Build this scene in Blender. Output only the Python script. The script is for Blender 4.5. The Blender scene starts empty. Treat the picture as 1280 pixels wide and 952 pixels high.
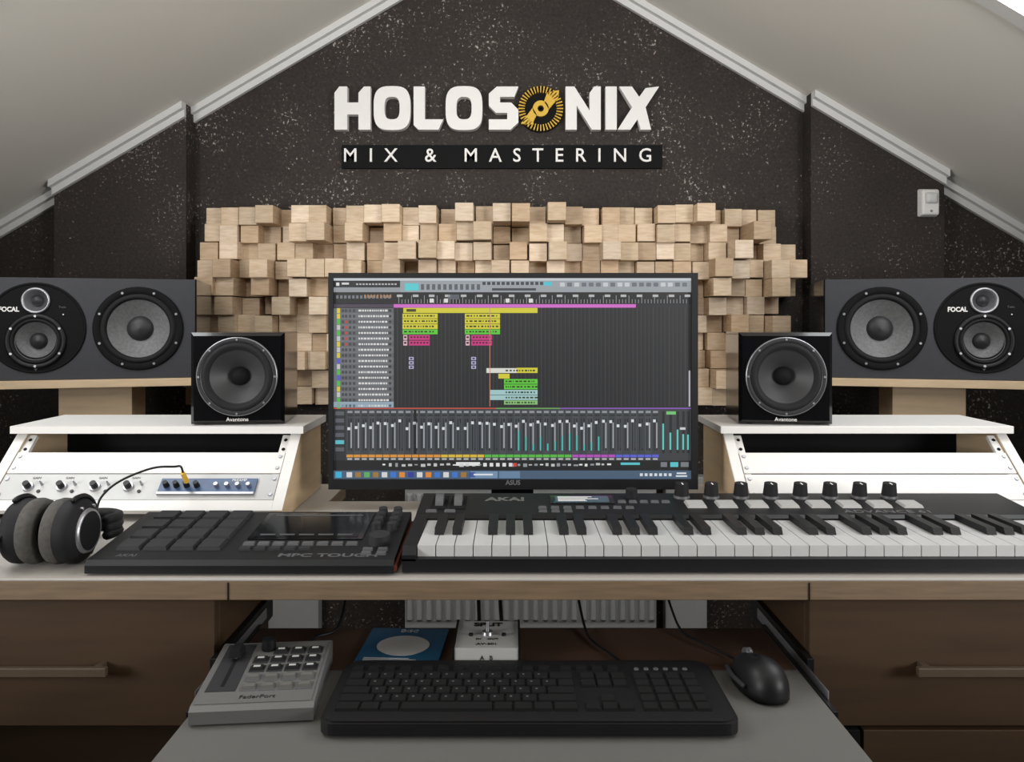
import bpy, bmesh, math, random
from mathutils import Vector, Matrix
random.seed(7)
F=980.0; ZC=1.10; DESK=0.77; TRAY=0.65
def W(px,py,d): return Vector(((px-640)*d/F, d, ZC-(py-400)*d/F))
def PX(px,d): return (px-640)*d/F
def lin(c):
    r=[]
    for v in c:
        v=v/255.0
        r.append(v/12.92 if v<=0.04045 else ((v+0.055)/1.055)**2.4)
    return tuple(r)
# ------------------------------------------------------------ materials
def mat(name,rgb,rough=.5,metal=0.0,var=.08,scale=25,bump=0.0,stretch=(1,1,1),emit=0,coat=0,spec=.5):
    m=bpy.data.materials.new(name); m.use_nodes=True
    nt=m.node_tree; b=nt.nodes["Principled BSDF"]
    c=lin(rgb)
    tc=nt.nodes.new("ShaderNodeTexCoord"); mp=nt.nodes.new("ShaderNodeMapping")
    mp.inputs["Scale"].default_value=stretch
    nt.links.new(tc.outputs["Object"],mp.inputs[0])
    n=nt.nodes.new("ShaderNodeTexNoise"); n.inputs["Scale"].default_value=scale
    n.inputs["Detail"].default_value=5
    nt.links.new(mp.outputs[0],n.inputs["Vector"])
    r=nt.nodes.new("ShaderNodeValToRGB")
    r.color_ramp.elements[0].position=.25; r.color_ramp.elements[1].position=.75
    r.color_ramp.elements[0].color=(*[max(0,v*(1-var)) for v in c],1)
    r.color_ramp.elements[1].color=(*[min(1,v*(1+var)) for v in c],1)
    fac=n.outputs["Fac"]
    nt.links.new(fac,r.inputs[0]); nt.links.new(r.outputs[0],b.inputs["Base Color"])
    b.inputs["Roughness"].default_value=rough; b.inputs["Metallic"].default_value=metal
    b.inputs["Specular IOR Level"].default_value=spec
    if coat: b.inputs["Coat Weight"].default_value=coat
    if bump:
        bp=nt.nodes.new("ShaderNodeBump"); bp.inputs["Strength"].default_value=bump; bp.inputs["Distance"].default_value=.003
        nt.links.new(fac,bp.inputs["Height"]); nt.links.new(bp.outputs[0],b.inputs["Normal"])
    if emit:
        b.inputs["Emission Color"].default_value=(*c,1); b.inputs["Emission Strength"].default_value=emit
    return m
def wallmat():
    m=bpy.data.materials.new("speckled_dark_plaster"); m.use_nodes=True
    nt=m.node_tree; b=nt.nodes["Principled BSDF"]
    tc=nt.nodes.new("ShaderNodeTexCoord")
    n1=nt.nodes.new("ShaderNodeTexNoise"); n1.inputs["Scale"].default_value=115; n1.inputs["Detail"].default_value=4; n1.inputs["Roughness"].default_value=.7
    n2=nt.nodes.new("ShaderNodeTexNoise"); n2.inputs["Scale"].default_value=5; n2.inputs["Detail"].default_value=4
    for n in (n1,n2): nt.links.new(tc.outputs["Object"],n.inputs["Vector"])
    add=nt.nodes.new("ShaderNodeMath"); add.operation='MULTIPLY_ADD'
    add.inputs[1].default_value=.32; nt.links.new(n2.outputs["Fac"],add.inputs[0]); nt.links.new(n1.outputs["Fac"],add.inputs[2])
    r=nt.nodes.new("ShaderNodeValToRGB"); e=r.color_ramp.elements
    e[0].position=.45; e[0].color=(*lin((37,32,29)),1)
    e[1].position=.77; e[1].color=(*lin((54,48,44)),1)
    k=e.new(.81); k.color=(*lin((88,80,75)),1)
    k=e.new(.87); k.color=(*lin((178,170,164)),1)
    nt.links.new(add.outputs[0],r.inputs[0]); nt.links.new(r.outputs[0],b.inputs["Base Color"])
    b.inputs["Roughness"].default_value=.75; b.inputs["Specular IOR Level"].default_value=.3
    bp=nt.nodes.new("ShaderNodeBump"); bp.inputs["Strength"].default_value=.35; bp.inputs["Distance"].default_value=.004
    nt.links.new(n1.outputs["Fac"],bp.inputs["Height"]); nt.links.new(bp.outputs[0],b.inputs["Normal"])
    return m
def blockmat():
    m=bpy.data.materials.new("pine_block_wood"); m.use_nodes=True
    nt=m.node_tree; b=nt.nodes["Principled BSDF"]
    a=nt.nodes.new("ShaderNodeAttribute"); a.attribute_name="Col"
    tc=nt.nodes.new("ShaderNodeTexCoord"); mp=nt.nodes.new("ShaderNodeMapping"); mp.inputs["Scale"].default_value=(1,1,5)
    n=nt.nodes.new("ShaderNodeTexNoise"); n.inputs["Scale"].default_value=28; n.inputs["Detail"].default_value=4
    nt.links.new(tc.outputs["Object"],mp.inputs[0]); nt.links.new(mp.outputs[0],n.inputs["Vector"])
    r=nt.nodes.new("ShaderNodeValToRGB"); r.color_ramp.elements[0].position=.3; r.color_ramp.elements[1].position=.65
    r.color_ramp.elements[0].color=(.80,.74,.66,1); r.color_ramp.elements[1].color=(1,1,1,1)
    mx=nt.nodes.new("ShaderNodeMix"); mx.data_type='RGBA'; mx.blend_type='MULTIPLY'; mx.inputs[0].default_value=1
    nt.links.new(n.outputs["Fac"],r.inputs[0]); nt.links.new(a.outputs["Color"],mx.inputs[6]); nt.links.new(r.outputs[0],mx.inputs[7])
    nt.links.new(mx.outputs[2],b.inputs["Base Color"]); b.inputs["Roughness"].default_value=.6
    return m
def screenmat():
    m=bpy.data.materials.new("lcd_pixels"); m.use_nodes=True
    nt=m.node_tree; b=nt.nodes["Principled BSDF"]
    a=nt.nodes.new("ShaderNodeAttribute"); a.attribute_name="Col"
    b.inputs["Base Color"].default_value=(.01,.01,.01,1); b.inputs["Roughness"].default_value=.4
    nt.links.new(a.outputs["Color"],b.inputs["Emission Color"]); b.inputs["Emission Strength"].default_value=.85
    return m
M_wall=wallmat(); M_block=blockmat(); M_scr=screenmat()
M_ceil=mat("ceiling_paint",(218,214,206),.9,var=.02,scale=4)
M_wplain=mat("fill_cutting_wall_paint",(90,87,83),.9,var=.03,scale=4)  # unseen room walls; tone lowered so they bounce less light
M_trim=mat("trim_paint",(204,204,202),.5,var=.02)
M_floor=mat("dark_wood_floor",(32,26,22),.5,var=.3,scale=3,stretch=(8,1,1))
M_white=mat("white_laminate",(208,206,203),.45,var=.02,scale=6)
M_desk=mat("desktop_laminate",(164,160,154),.45,var=.03,scale=6)
M_tray=mat("shade_darkened_laminate",(92,91,88),.55,var=.05,scale=5,spec=.3)  # white laminate; shade low in the view is put into the colour
M_ply=mat("plywood_edge",(112,93,72),.6,var=.25,scale=14,stretch=(1,1,14))
M_birch=mat("birch_veneer",(190,166,134),.5,var=.12,scale=9,stretch=(1,1,7))
M_drawer=mat("shade_darkened_veneer",(66,49,33),.6,var=.16,scale=6,stretch=(1,1,9),spec=.3)  # wood darkened so the drawers carry their shade in the base colour
M_handle=mat("handle_bronze",(84,70,56),.5,.2,var=.05)
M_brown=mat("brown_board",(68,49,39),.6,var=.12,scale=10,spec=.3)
M_blk=mat("black_plastic",(19,19,21),.45,var=.1,spec=.3)
M_blk2=mat("black_rubber",(23,23,25),.7,var=.1,spec=.25)
M_mid=mat("charcoal_rubber",(36,36,39),.65,var=.1,spec=.3)
M_gloss=mat("gloss_black_lacquer",(11,11,13),.14,var=.05,coat=.4)
M_baffle=mat("speaker_baffle_grey",(45,46,51),.5,var=.08,scale=60,spec=.35)
M_dark=mat("matte_black",(12,12,13),.8,spec=.2)
M_cone=mat("woven_cone_grey",(100,100,101),.55,var=.25,scale=160,bump=.2)
M_coned=mat("dark_paper_cone",(38,38,40),.5,var=.1)
M_steel=mat("brushed_steel",(160,160,164),.35,.8,var=.06)
M_silver=mat("silver_plastic",(92,92,91),.5,.1,var=.03)
M_grey=mat("grey_key",(76,76,78),.5)
M_wkey=mat("ivory_key_white",(184,184,184),.35,var=.01)
M_letter=mat("white_letter_acrylic",(222,220,217),.5,var=.02)
M_yellow=mat("yellow_acrylic",(204,164,46),.5,var=.05)
M_velour=mat("grey_velour",(80,78,75),.95,var=.2,scale=150,bump=.3,spec=.2)
M_blue=mat("blue_card",(18,76,110),.5,var=.08)
M_bluep=mat("blue_panel",(52,76,110),.4,var=.05)
M_red=mat("red_side",(110,44,32),.6)
M_lcd=mat("small_lcd",(58,72,82),.2,emit=.4)
M_dlcd=mat("touch_glass",(16,18,20),.1)
M_rad=mat("radiator_enamel",(172,172,171),.4,var=.02)
M_pad=mat("lit_rubber_pad",(150,149,147),.6,emit=.04)
# ------------------------------------------------------------ builder
def frame(n):
    n=Vector(n).normalized(); a=Vector((0,0,1)) if abs(n.z)<.9 else Vector((1,0,0))
    u=a.cross(n).normalized(); v=n.cross(u); return u,v,n
class B:
    def __init__(s,name): s.name=name; s.bm=bmesh.new(); s.mats=[]
    def mi(s,m):
        if m not in s.mats: s.mats.append(m)
        return s.mats.index(m)
    def add(s,vs,fs,m,M=None,smooth=False):
        k=s.mi(m); out=[]
        bv=[s.bm.verts.new((M@Vector(v)) if M else Vector(v)) for v in vs]
        for f in fs:
            try:
                fc=s.bm.faces.new([bv[i] for i in f]); fc.material_index=k; fc.smooth=smooth; out.append(fc)
            except ValueError: pass
        return out
    def box(s,x0,x1,y0,y1,z0,z1,m,M=None):
        vs=[(x,y,z) for z in (z0,z1) for y in (y0,y1) for x in (x0,x1)]
        return s.add(vs,[(0,2,3,1),(4,5,7,6),(0,1,5,4),(2,6,7,3),(0,4,6,2),(1,3,7,5)],m,M)
    def taper(s,x0,x1,y0,y1,z0,z1,t,m,M=None):
        vs=[(x0,y0,z0),(x1,y0,z0),(x0,y1,z0),(x1,y1,z0),(x0+t,y0+t,z1),(x1-t,y0+t,z1),(x0+t,y1-t,z1),(x1-t,y1-t,z1)]
        return s.add(vs,[(0,2,3,1),(4,5,7,6),(0,1,5,4),(2,6,7,3),(0,4,6,2),(1,3,7,5)],m,M)
    def lathe(s,prof,o,n,m,seg=40,M=None,smooth=True):
        u,v,n=frame(n); o=Vector(o); vs=[]; fs=[]
        for r,h in prof:
            for i in range(seg):
                a=2*math.pi*i/seg
                vs.append(o+n*h+(u*math.cos(a)+v*math.sin(a))*max(r,1e-5))
        for j in range(len(prof)-1):
            for i in range(seg):
                k=(i+1)%seg
                fs.append((j*seg+i,j*seg+k,(j+1)*seg+k,(j+1)*seg+i))
        s.add(vs,fs,m,M,smooth)
    def cyl(s,o,n,r0,r1,h,m,seg=24,M=None):
        u,v,nn=frame(n); o=Vector(o); vs=[];
        for r,hh in ((r0,0),(r1,h)):
            for i in range(seg):
                a=2*math.pi*i/seg; vs.append(o+nn*hh+(u*math.cos(a)+v*math.sin(a))*r)
        fs=[tuple(range(seg))[::-1],tuple(range(seg,2*seg))]
        s.add(vs,fs,m,M)
        s.add(vs,[(i,(i+1)%seg,seg+(i+1)%seg,seg+i) for i in range(seg)],m,M,True)
    def prism(s,pts,o,u,v,e,m,M=None):
        o,u,v,e=map(Vector,(o,u,v,e)); n=len(pts)
        vs=[o+u*p[0]+v*p[1] for p in pts]+[o+u*p[0]+v*p[1]+e for p in pts]
        fs=[tuple(range(n)),tuple(range(n,2*n))[::-1]]+[(i,(i+1)%n,n+(i+1)%n,n+i) for i in range(n)]
        return s.add(vs,fs,m,M)
    def ringprism(s,outer,inner,o,u,v,e,m):
        o,u,v,e=map(Vector,(o,u,v,e)); n=len(outer)
        P=lambda p,t:o+u*p[0]+v*p[1]+e*t
        vs=[P(p,0) for p in outer]+[P(p,0) for p in inner]+[P(p,1) for p in outer]+[P(p,1) for p in inner]
        fs=[]
        for i in range(n):
            j=(i+1)%n
            fs+=[(i,j,n+j,n+i),(2*n+i,3*n+i,3*n+j,2*n+j),(i,2*n+i,2*n+j,j),(n+i,n+j,3*n+j,3*n+i)]
        s.add(vs,fs,m)
    def tube(s,pts,r,m,seg=8,sub=6,M=None):
        P=[Vector(p) for p in pts]; Q=[]
        for i in range(len(P)-1):
            p0=P[max(i-1,0)];p1=P[i];p2=P[i+1];p3=P[min(i+2,len(P)-1)]
            for k in range(sub):
                t=k/sub
                Q.append(.5*((2*p1)+(p2-p0)*t+(2*p0-5*p1+4*p2-p3)*t*t+(3*p1-p0-3*p2+p3)*t**3))
        Q.append(P[-1]); vs=[]; pu=None
        for i,q in enumerate(Q):
            d=(Q[min(i+1,len(Q)-1)]-Q[max(i-1,0)]).normalized()
            if pu is None: u=frame(d)[0]
            else: u=(pu-d*pu.dot(d)).normalized()
            pu=u; v=d.cross(u)
            for k in range(seg):
                a=2*math.pi*k/seg; vs.append(q+(u*math.cos(a)+v*math.sin(a))*r)
        fs=[(i*seg+k,i*seg+(k+1)%seg,(i+1)*seg+(k+1)%seg,(i+1)*seg+k) for i in range(len(Q)-1) for k in range(seg)]
        fs+=[tuple(range(seg))[::-1],tuple(range((len(Q)-1)*seg,len(Q)*seg))]
        s.add(vs,fs,m,M,True)
    def text(s,txt,size,o,u,v,m,ext=.0006,align='CENTER',M=None,spacing=1.0,width=None,bold=0):
        cu=bpy.data.curves.new("t",'FONT'); cu.body=txt; cu.size=size; cu.extrude=ext; cu.align_x=align; cu.align_y='CENTER'
        cu.space_character=spacing; cu.offset=bold; cu.resolution_u=3
        ob=bpy.data.objects.new("t",cu); bpy.context.scene.collection.objects.link(ob)
        bpy.context.view_layer.update()
        me=ob.evaluated_get(bpy.context.evaluated_depsgraph_get()).to_mesh()
        u=Vector(u).normalized(); v=Vector(v).normalized(); n=u.cross(v); o=Vector(o)
        xs=[p.co.x for p in me.vertices] or [0,1]; sc=1.0; mid=0
        if width: sc=width/(max(xs)-min(xs)); mid=(max(xs)+min(xs))/2
        vs=[o+u*(p.co.x-mid)*sc+v*p.co.y+n*p.co.z for p in me.vertices]
        s.add(vs,[tuple(p.vertices) for p in me.polygons],m,M)
        bpy.data.objects.remove(ob); bpy.data.curves.remove(cu)
    def holeplate(s,x0,x1,z0,z1,y,holes,m,M=None,seg=40):
        t=bmesh.new(); es=[]
        def loop(ps):
            vs=[t.verts.new(p) for p in ps]
            for i in range(len(vs)): es.append(t.edges.new((vs[i],vs[(i+1)%len(vs)])))
        loop([(x0,y,z0),(x1,y,z0),(x1,y,z1),(x0,y,z1)])
        for cx,cz,r in holes: loop([(cx+r*math.cos(2*math.pi*i/seg),y,cz+r*math.sin(2*math.pi*i/seg)) for i in range(seg)])
        bmesh.ops.triangle_fill(t,use_beauty=True,use_dissolve=False,edges=es,normal=(0,-1,0))
        t.verts.index_update()
        s.add([v.co.copy() for v in t.verts],[tuple(v.index for v in f.verts) for f in t.faces],m,M); t.free()
    def finish(s,loc=(0,0,0),rotz=0,bevel=0,seg=2,normals=True):
        if normals: bmesh.ops.recalc_face_normals(s.bm,faces=s.bm.faces)
        me=bpy.data.meshes.new(s.name); s.bm.to_mesh(me); s.bm.free()
        for m in s.mats: me.materials.append(m)
        ob=bpy.data.objects.new(s.name,me); bpy.context.scene.collection.objects.link(ob)
        ob.location=loc; ob.rotation_euler=(0,0,rotz)
        if bevel:
            bv=ob.modifiers.new("bevel",'BEVEL'); bv.width=bevel; bv.segments=seg; bv.limit_method='ANGLE'; bv.angle_limit=math.radians(50); bv.harden_normals=False
        return ob
# ------------------------------------------------------------ room shell
X0=-.013; ZA=ZC+1.241+.045; K=.591
def cz(x): return ZA-K*abs(x-X0)
YW=2.55; YP=2.478; XL=-1.03; XR=.945; XLo=-1.447; XRo=1.366; XS=1.9; YB=-2.6
def wallpiece(name,xa,xb,y,th=.12):
    b=B(name); pts=[(xa,0),(xb,0),(xb,cz(xb))]
    if xa<X0<xb: pts.append((X0,ZA))
    pts.append((xa,cz(xa)))
    b.prism(pts,(0,y,0),(1,0,0),(0,0,1),(0,th,0),M_wall)
    return b
wf=wallpiece("wall_front",-XS,XS,YW)
for xa,xb in ((XLo,XL),(XR,XRo)):
    wf.prism([(xa,0),(xb,0),(xb,cz(xb)-.002),(xa,cz(xa)-.002)],(0,YP,0),(1,0,0),(0,0,1),(0,YW-YP,0),M_wall)
wf.finish()
t=B("trim_1"); TH=.045
def tr(xa,xb,y):
    pts=[(xa,cz(xa)-TH),(xb,cz(xb)-TH),(xb,cz(xb)-.001),(xa,cz(xa)-.001)]
    if xa<X0<xb: pts=[(xa,cz(xa)-TH),(X0,ZA-TH),(xb,cz(xb)-TH),(xb,cz(xb)-.001),(X0,ZA-.001),(xa,cz(xa)-.001)]
    t.prism(pts,(0,y-.001,0),(1,0,0),(0,0,1),(0,-.014,0),M_trim)
    pts=[(p[0],p[1]+(.022 if i<len(pts)//2 else 0)) for i,p in enumerate(pts)]
    t.prism(pts,(0,y-.015,0),(1,0,0),(0,0,1),(0,-.02,0),M_trim)
tr(XL,XR,YW); tr(XLo,XL,YP); tr(XR,XRo,YP); tr(-XS,XLo,YW); tr(XRo,XS,YW)
t.finish()
def slope(name,sg,hole):
    b=B(name); ya,yb,xa,xb=hole
    n=Vector((K*sg,0,1)).normalized()*.06
    def q(x0,x1,y0,y1):
        b.add([(X0+sg*x0,y0,ZA-K*x0),(X0+sg*x1,y0,ZA-K*x1),(X0+sg*x1,y1,ZA-K*x1),(X0+sg*x0,y1,ZA-K*x0)]+
              [Vector(p)+n for p in ((X0+sg*x0,y0,ZA-K*x0),(X0+sg*x1,y0,ZA-K*x1),(X0+sg*x1,y1,ZA-K*x1),(X0+sg*x0,y1,ZA-K*x0))],
              [(0,1,2,3),(4,5,6,7),(0,1,5,4),(1,2,6,5),(2,3,7,6),(3,0,4,7)],M_ceil)
    q(0,xa,YB,YW+.12); q(xb,XS+.05,YB,YW+.12); q(xa,xb,YB,ya); q(xa,xb,yb,YW+.12)
    return b.finish()
HL=(.85,1.60,.72,1.40); HR=(.85,1.68,.72,1.40)
slope("ceiling",-1,HL); slope("ceiling.001",1,HR)
def skylight(name,sg,h,power):
    ya,yb,xa,xb=h; b=B(name)
    xc=(xa+xb)/2; o=Vector((X0+sg*xc,(ya+yb)/2,ZA-K*xc))
    u=Vector((sg,0,-K)).normalized(); v=Vector((0,1,0)); n=Vector((-K*sg,0,-1)).normalized()
    L=(xb-xa)*math.sqrt(1+K*K)/2; H=(yb-ya)/2
    for (p,q,r,s_) in ((-L,L,-H,-H+.04),(-L,L,H-.04,H),(-L,-L+.04,-H+.04,H-.04),(L-.04,L,-H+.04,H-.04)):
        vs=[o+u*x+v*y+n*z for z in (-.10,.008) for y in (r,s_) for x in (p,q)]
        b.add(vs,[(0,2,3,1),(4,5,7,6),(0,1,5,4),(2,6,7,3),(0,4,6,2),(1,3,7,5)],M_white)
    b.finish()
    la=bpy.data.lights.new(name+"_daylight",'AREA'); la.shape='RECTANGLE'; la.size=2*L-.08; la.size_y=2*H-.08; la.energy=power
    la.color=(.97,.99,1)
    lo=bpy.data.objects.new(name+"_daylight",la); bpy.context.scene.collection.objects.link(lo)
    z=-n; x=u; y=z.cross(x)
    R=Matrix((x,y,z)).transposed(); lo.matrix_world=Matrix.Translation(o-n*.03)@R.to_4x4()
    return la
skylight("window_1",-1,HL,9.5); skylight("window_2",1,HR,9.5)
b=B("floor"); b.box(-XS,XS,YB,YW,-.05,0,M_floor); b.finish()
b=B("wall_left"); b.box(-XS-.1,-XS,YB,YW,0,cz(-XS)-.0,M_wplain); b.finish()
b=B("wall_right"); b.box(XS,XS+.1,YB,YW,0,cz(XS)-.0,M_wplain); b.finish()
b=B("wall_back"); b.prism([(-XS,0),(XS,0),(XS,cz(XS)),(X0,ZA),(-XS,cz(-XS))],(0,YB-.1,0),(1,0,0),(0,0,1),(0,.1,0),M_wplain); b.finish()
for nm,(a,c) in (("trim_2",(335,398)),("trim_3",(832,884))):
    b=B(nm); b.box(PX(a,2.5),PX(c,2.5),2.50,YW-.001,.0,.60,M_rad); b.finish(bevel=.003)
# ------------------------------------------------------------ wooden diffuser
b=B("wooden_acoustic_diffuser")
cl=b.bm.loops.layers.float_color.new("Col")
C=.0562; cols=34; rows=11; xs=PX(232,2.44); zt=ZC+(400-258)*2.44/F
def blk(x,z,w,y0,c,y1=YW-.022):
    fs=b.box(x+.0006,x+w-.0006,y0,y1,z+.0006,z+w-.0006,M_block)
    for f in fs:
        for l in f.loops: l[cl]=(*c,1)
for j in range(rows):
    for i in range(cols):
        if (i in(0,cols-1)) and random.random()<.35: continue
        if i in (0,) and j in(3,7): continue
        dpt=random.choice([.03,.06,.09,.10,.12,.145,.17])
        k=random.uniform(.78,1.04); base=random.choice([(214,193,166),(206,183,154),(222,203,180),(194,168,138),(212,189,162)])
        c=tuple(min(1,v*k) for v in lin(base))
        jx=random.uniform(-.004,.004)
        blk(xs+i*C+jx,zt-(j+1)*C+random.uniform(-.003,.003),C,YW-.022-dpt,c)
fs=b.box(xs+C,xs+C*(cols-1),YW-.022,YW-.001,zt-rows*C+.01,zt-.01,M_block)
for f in fs:
    for l in f.loops: l[cl]=(.25,.18,.12,1)
b.finish(bevel=.0012,seg=1)
# ------------------------------------------------------------ sign
b=B("wall_logo_sign"); D=2.522; sc=D/F
o=(-640*sc,D,ZC+400*sc); U=(sc,0,0); V=(0,0,-sc); E=(0,YW-D-.001,0)
H=[(418,162),(418,116),(424,108),(434,108),(434,128),(448,128),(448,116),(455,108),(463,108),(463,162),(448,162),(448,143),(434,143),(434,162)]
L=[(517,108),(531,108),(531,149),(554,149),(548,162),(523,162),(517,156)]
S=[(648,108),(621,108),(611,117),(611,132),(620,141),(634,141),(634,149),(611,149),(611,162),(638,162),(648,153),(648,137),(639,128),(625,128),(625,121),(643,121)]
N=[(707,162),(707,108),(718,108),(737,138),(737,116),(743,108),(751,108),(751,162),(740,162),(721,132),(721,162)]
I=[(757,108),(771,108),(771,162),(757,162)]
X=[(774,108),(790,108),(799,121),(807,110),(824,108),(807,134),(814,162),(801,162),(797,149),(788,162),(772,162),(790,134)]
for P in (H,L,S,N,I,X): b.prism(P,o,U,V,E,M_letter)
def sup(cx,cy,rx,ry,p,n=40):
    r=[]
    for i in range(n):
        a=2*math.pi*i/n; c,s_=math.cos(a),math.sin(a)
        r.append((cx+rx*math.copysign(abs(c)**(2/p),c),cy+ry*math.copysign(abs(s_)**(2/p),s_)))
    return r
for cx in (490,580): b.ringprism(sup(cx,135,23,27.5,3.2),sup(cx,135,9.5,14,3.0),o,U,V,E,M_letter)
cx,cy=676,135
o2=(o[0],D+.004,o[2])
b.ringprism(sup(cx,cy,28.5,28.5,2,44),sup(cx,cy,2,2,2,44),(o[0],D+.014,o[2]),U,V,(0,YW-D-.016,0),M_dark)
for i in range(40):
    a=2*math.pi*i/40; c,s_=math.cos(a),math.sin(a); r0,r1=20,28; w0,w1=.5,.8
    b.prism([(cx+c*r0-s_*w0,cy+s_*r0+c*w0),(cx+c*r1-s_*w1,cy+s_*r1+c*w1),(cx+c*r1+s_*w1,cy+s_*r1-c*w1),(cx+c*r0+s_*w0,cy+s_*r0-c*w0)],o2,U,V,(0,.010,0),M_yellow)
b.ringprism(sup(cx,cy,10,10,2,28),sup(cx,cy,4,4,2,28),o2,U,V,(0,.010,0),M_yellow)
b.prism([(651,154),(666,134),(671,143),(665,155)],o2,U,V,(0,.010,0),M_yellow)
b.prism([(699,112),(684,115),(680,126),(686,136),(698,122)],o2,U,V,(0,.010,0),M_yellow)
b.prism([(426,180),(829,180),(829,209),(426,209)],(o[0],2.535,ZC+400*sc),U,V,(0,YW-2.536,0),M_dark)
b.text("MIX & MASTERING",.062,((622-640)*sc,2.532,ZC-(194-400)*sc),(1,0,0),(0,0,1),M_letter,ext=.003,spacing=2.15,width=385*sc,bold=.0003)
b.finish()
# ------------------------------------------------------------ motion sensor
b=B("motion_sensor"); x=PX(1158,YP); z=ZC+(400-254)*YP/F
Mm=Matrix.Translation((x,YP-.001,z))@Matrix.Rotation(math.pi/2,4,'X')
b.taper(-.032,.032,-.045,.045,0,.028,.006,M_letter,Mm)
b.taper(-.022,.022,-.008,.032,.028,.040,.008,M_trim,Mm)
b.cyl((0,-.028,.028),(0,0,1),.004,.004,.002,M_steel,14,Mm)
b.finish(bevel=.006,seg=3)
# ------------------------------------------------------------ radiator
b=B("panel_radiator"); xa=PX(505,2.45); xb=PX(822,2.45)
b.box(xa,xb,2.47,2.53,.13,.58,M_rad)
n=26; w=(xb-xa)/n
for i in range(n): b.taper(-w*.34,w*.34,-.2,.2,0,.012,.004,M_rad,Matrix.Translation((xa+w*(i+.5),2.47,.355))@Matrix.Rotation(math.pi/2,4,'X'))
b.box(xa-.003,xb+.003,2.455,2.54,.58,.592,M_rad)
b.box(xa+.1,xa+.13,2.53,2.549,.2,.5,M_steel); b.box(xb-.13,xb-.1,2.53,2.549,.2,.5,M_steel)
b.finish(bevel=.002)
# ------------------------------------------------------------ desk
T=.027; zb=DESK-T; XO=1.05
b=B("studio_desk")
top=[(-XO,1.0),(XO,1.0),(XO,1.58),(.335,1.58),(.335,1.43),(-.335,1.43),(-.335,1.58),(-XO,1.58)]
b.prism(top,(0,0,DESK-T),(1,0,0),(0,1,0),(0,0,T-.003),M_ply)
b.prism(top,(0,0,DESK-.003),(1,0,0),(0,1,0),(0,0,.003),M_desk)
b.box(-.363,-.361,.9985,1.0,DESK-T,DESK-.004,M_dark); b.box(.378,.380,.9985,1.0,DESK-T,DESK-.004,M_dark)
b.finish(bevel=.0012,seg=1)
def cabinet(s,full):
    b=B("drawer_cabinet")
    a,c=(.386,1.0); z1=zb-.001
    X=lambda x0,x1:(min(s*x0,s*x1),max(s*x0,s*x1))
    b.box(*X(a,a+.018),1.035,1.24,.0,z1,M_drawer)
    b.box(*X(c-.018,c),1.035,1.56,.0,z1,M_drawer)
    b.box(*X(a+.018,c-.018),1.22,1.24,.0,z1,M_drawer)
    b.box(*X(a+.018,c-.018),1.035,1.22,.565,.58,M_drawer)
    b.box(*X(a,c),1.017,1.034,.574,z1-.004,M_drawer)
    hx=X(.515,.70)
    b.box(*hx,.992,1.000,.648,.659,M_handle)
    for q in (hx[0]+.01,hx[1]-.02): b.box(q,q+.01,1.0,1.017,.649,.658,M_handle)
    if full:
        b.box(*X(a+.07,c),1.017,1.034,.30,.568,M_drawer)
        b.box(*X(a,a+.066),1.017,1.034,.02,.568,M_dark)
    p,q=sorted((s*.3765,s*.3857)); b.box(p,q,1.0,1.235,TRAY-.016,TRAY+.018,M_blk)
    p,q=sorted((s*.3751,s*.3765)); b.box(p,q,.93,1.2,TRAY-.006,TRAY+.010,M_steel)
    b.finish(bevel=.0012,seg=1)
cabinet(-1,False); cabinet(1,True)
b=B("keyboard_tray")
b.box(-.368,.368,.70,1.145,TRAY-.018,TRAY-.0015,M_ply)
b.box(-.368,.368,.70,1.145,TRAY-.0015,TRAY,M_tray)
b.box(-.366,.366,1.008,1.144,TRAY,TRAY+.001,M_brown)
for s in (-1,1):
    a,c=sorted((s*.3685,s*.3747)); b.box(a,c,.90,1.16,TRAY-.02,TRAY+.0005,M_blk)
b.finish(bevel=.0012,seg=1)
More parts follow.
